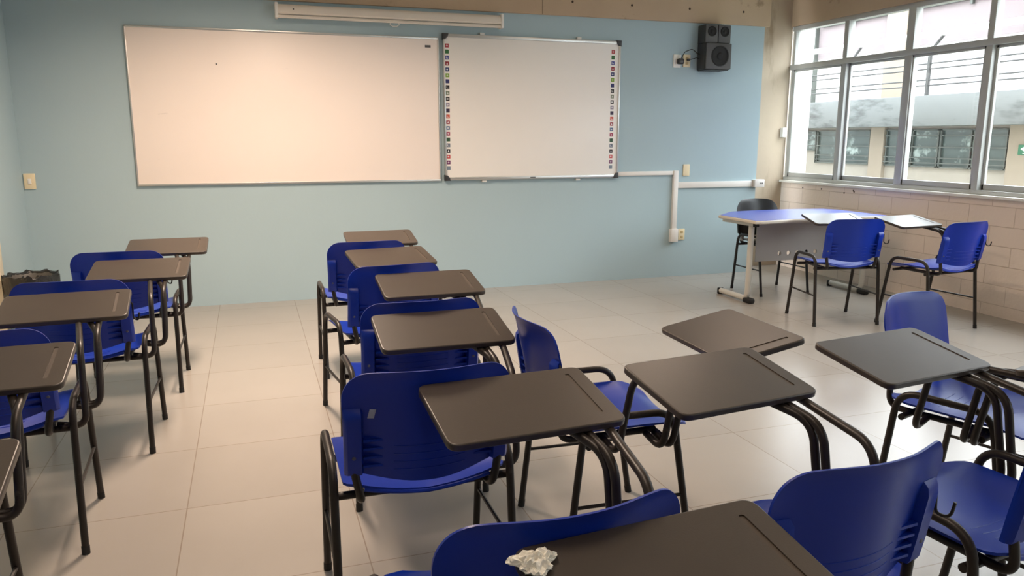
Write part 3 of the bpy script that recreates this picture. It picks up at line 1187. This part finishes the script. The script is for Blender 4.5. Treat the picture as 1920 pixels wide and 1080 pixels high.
rc_ = empty('cable_raceway', (3.97, D, 0.36))
MB().box((-0.637, -0.022, 0.655), (-0.015, 0.0, 0.695), M['raceway'], 0.004).build('channel', rc_)
MB().box((-0.024, -0.034, 0.08), (0.028, 0.0, 0.698), M['raceway'], 0.004).build('channel', rc_)
MB().box((-0.040, -0.052, -0.005), (0.040, 0.0, 0.125), M['raceway'], 0.006).build('junction_box', rc_)
tag(rc_, 'white cable raceway running from the interactive board and dropping to a low box', 'raceway')
rc2 = empty('cable_raceway', (4.0, D, 0.915))
MB().box((0.0, -0.024, -0.030), (0.885, 0.0, 0.030), M['raceway'], 0.004).build('channel', rc2)
jb = MB().box((0.868, -0.06, -0.036), (0.985, 0.0, 0.042), M['raceway'], 0.005).build('junction_box', rc2)
for k in range(2):
    MB().box((0.925 + 0.024 * k, -0.0615, -0.004), (0.937 + 0.024 * k, -0.0595, 0.012), M['grey_face']).build('data_port', jb)
tag(rc2, 'white cable raceway running right to a port box by the corner column', 'raceway')
jx = empty('wall_switch_box', (RX - 0.03, COLY, 1.43))
MB().box((-0.03, -0.045, -0.05), (0.025, 0.0, 0.05), M['white_plastic'], 0.005).build('box_body', jx)
MB().box((-0.012, -0.05, -0.014), (0.010, -0.044, 0.014), M['raceway'], 0.003).build('rocker', jx)
tag(jx, 'small white box on the corner column beside the window frame', 'switch box')

# ------------------------------------------------------------------ waste bin with a black bag
bn = empty('waste_bin', (-1.452, 5.95, 0))
m = MB()
m.lathe([(0.0, 0.0), (0.115, 0.0), (0.120, 0.01), (0.150, 0.44), (0.156, 0.445), (0.150, 0.45), (0.142, 0.44), (0.112, 0.02), (0, 0.02)], (0, 0, 0), (0, 0, 1), M['bin'], 32)
m.build('bin_body', bn)
m = MB()
vv, ff = [], []
rnd = random.Random(5)
seg = 48
rows = [(0.159, 0.34), (0.163, 0.40), (0.164, 0.445), (0.160, 0.462), (0.150, 0.458), (0.140, 0.42), (0.125, 0.30), (0.06, 0.25), (0.001, 0.245)]
for j, (r_, z) in enumerate(rows):
    for k in range(seg):
        a = 2 * PI * k / seg
        w = 0.004 * math.sin(9 * a + j) + 0.003 * math.sin(17 * a + 2 * j) + rnd.uniform(-0.002, 0.002)
        rr = r_ + (w if r_ > 0.01 else 0) + (0.004 if j < 4 else 0)
        vv.append((rr * math.cos(a), rr * math.sin(a), z + w * 1.4))
for j in range(len(rows) - 1):
    for k in range(seg):
        k2 = (k + 1) % seg
        ff.append((j * seg + k, j * seg + k2, (j + 1) * seg + k2, (j + 1) * seg + k))
m.add(vv, ff, M['bag'], True)
m.build('bin_bag', bn)
tag(bn, 'waste bin lined with a black bag, in the left corner by the blue wall', 'bin')

# ------------------------------------------------------------------ building across the courtyard
FX = 13.4
bd = empty('school_building', (FX, 11.0, -4.0))


def outp(mb, name, parent=bd):
    o = mb.build(name, parent)
    if parent is bd:
        o.location = (-FX, -11.0, 4.0)
    return o


Y0, Y1 = -8.0, 19.6
m = MB()
m.box((14.0, Y0, -4.0), (14.3, Y1, 1.62), M['facade'])
outp(m, 'lower_wall')
m = MB()
m.box((FX, Y0, 1.62), (15.8, Y1, 2.245), M['slab'], 0.01)
outp(m, 'walkway_slab')
m = MB()
m.box((15.5, Y0, 2.245), (15.8, Y1, 3.55), M['facade_white'])
outp(m, 'upper_wall')
m = MB()
m.box((15.48, Y0, 3.55), (15.8, Y1, 4.75), M['pink_panel'])
outp(m, 'upper_panel')
m = MB()
m.box((15.2, Y0, 4.75), (15.8, Y1, 5.1), M['slab'])
outp(m, 'roof_slab')
for (y0, y1) in ((15.45, 16.1), (11.3, 12.2), (7.2, 8.0), (3.2, 4.0)):
    m = MB()
    m.box((15.30, y0, 2.245), (15.52, y1, 4.75), M['pier'])
    outp(m, 'pier')
for (y0, y1) in ((14.42, 14.84), (9.9, 11.28), (6.0, 6.8)):
    m = MB()
    m.box((13.9, y0, -4.0), (14.05, y1, 1.62), M['pier'])
    outp(m, 'pier')
# end wing, white and bright, closing the courtyard on the left
m = MB()
m.box((RX + 0.25, 13.0, -4.0), (10.62, 13.5, 8.0), M['facade_white'])
m.box((10.2, 13.5, -4.0), (10.62, 19.8, 8.0), M['facade_white'])
m.box((10.2, 19.6, -4.0), (15.8, 19.9, 8.0), M['facade_white'])
outp(m, 'end_wing')
m = MB()
for k in range(22):
    z = 2.35 + 0.098 * k
    m.box((15.38, 18.85, z), (15.46, 19.45, z + 0.055), M['louver'])
m.box((15.36, 18.76, 2.245), (15.50, 18.86, 4.6), M['dark_steel'])
outp(m, 'louvre_shutter')
# dark fixtures under the roof
for (ya, yb) in ((16.2, 18.6), (12.3, 15.3), (8.1, 11.1), (4.1, 7.1)):
    m = MB()
    m.box((15.40, ya, 4.40), (15.47, yb, 4.47), M['dark_steel'])
    m.box((15.40, (ya + yb) / 2 - 0.03, 4.30), (15.47, (ya + yb) / 2 + 0.03, 4.75), M['dark_steel'])
    outp(m, 'curtain_rail')
# barred classroom windows below the slab
for (ya, yb, za) in ((16.72, 17.2, 1.05), (15.95, 16.7, 0.75), (14.86, 15.85, 0.75), (12.92, 14.40, 0.75), (11.31, 12.9, 0.75), (7.3, 9.8, 0.75), (4.1, 5.9, 0.75)):
    m = MB()
    st = M['dark_steel']
    zb = 1.56
    m.box((13.93, ya, zb - 0.03), (13.99, yb, zb), st)
    m.box((13.93, ya, za), (13.99, yb, za + 0.03), st)
    nn = max(1, round((yb - ya) / 0.75))
    for k in range(nn + 1):
        y = ya + (yb - ya) * k / nn
        for d in (-0.035, 0.035):
            m.box((13.93, y + d - 0.011, za), (13.98, y + d + 0.011, zb), st)
    for k in range(4):
        z = za + (0.08, 0.19, 0.42, 0.66)[k] * (zb - za) / 0.81
        m.box((13.915, ya, z), (13.94, yb, z + 0.026), st)
    w = outp(m, 'window')
    MB().box((13.975, ya + 0.01, za + 0.01), (13.999, yb - 0.01, zb - 0.01), M['room_dark']).build('pane', w)
tag(bd, 'two storey school building across the courtyard, seen through the windows', 'building')

m = MB()
m.tube([(13.46, Y0, 3.47), (13.46, 19.58, 3.47)], 0.065, M['rail_white'], 12)
hr = outp(m, 'walkway_railing')
for z in (2.45, 2.56, 2.78, 2.89):
    m = MB()
    m.tube([(13.5, Y0, z), (13.5, 19.58, z)], 0.016, M['rail_grey'], 8)
    m.build('rail_bar', hr)
for y in (17.45, 15.2, 12.95, 10.7, 8.45, 6.2):
    m = MB()
    m.box((13.47, y - 0.03, 2.24), (13.53, y + 0.03, 3.05), M['rail_grey'])
    m.tube([(13.5, y, 3.02), (13.5, y - 0.06, 3.2), (13.47, y - 0.34, 3.44)], 0.028, M['rail_grey'], 8)
    m.build('rail_post', hr)

sg = empty('exit_sign', (13.9, 10.84, 1.155))
MB().box((-0.03, -0.20, -0.095), (0.0, 0.20, 0.095), M['green_sign'], 0.004).build('sign_board', sg)
m = MB()
m.box((-0.0315, -0.12, -0.015), (-0.030, 0.06, 0.045), M['sign_white'])
m.add([(-0.0315, 0.05, 0.072), (-0.0315, 0.05, -0.042), (-0.0315, 0.15, 0.015)], [(0, 1, 2)], M['sign_white'])
m.box((-0.0315, -0.12, -0.075), (-0.030, 0.10, -0.06), M['sign_white'])
m.build('arrow_symbol', sg)
tag(sg, 'small green sign with a white left arrow on the far building pier', 'sign')

m = MB()
m.box((RX + 0.3, Y0, -4.1), (16.0, 19.9, -4.0), M['paving'])
g = m.build('courtyard_ground')
g['kind'] = 'structure'
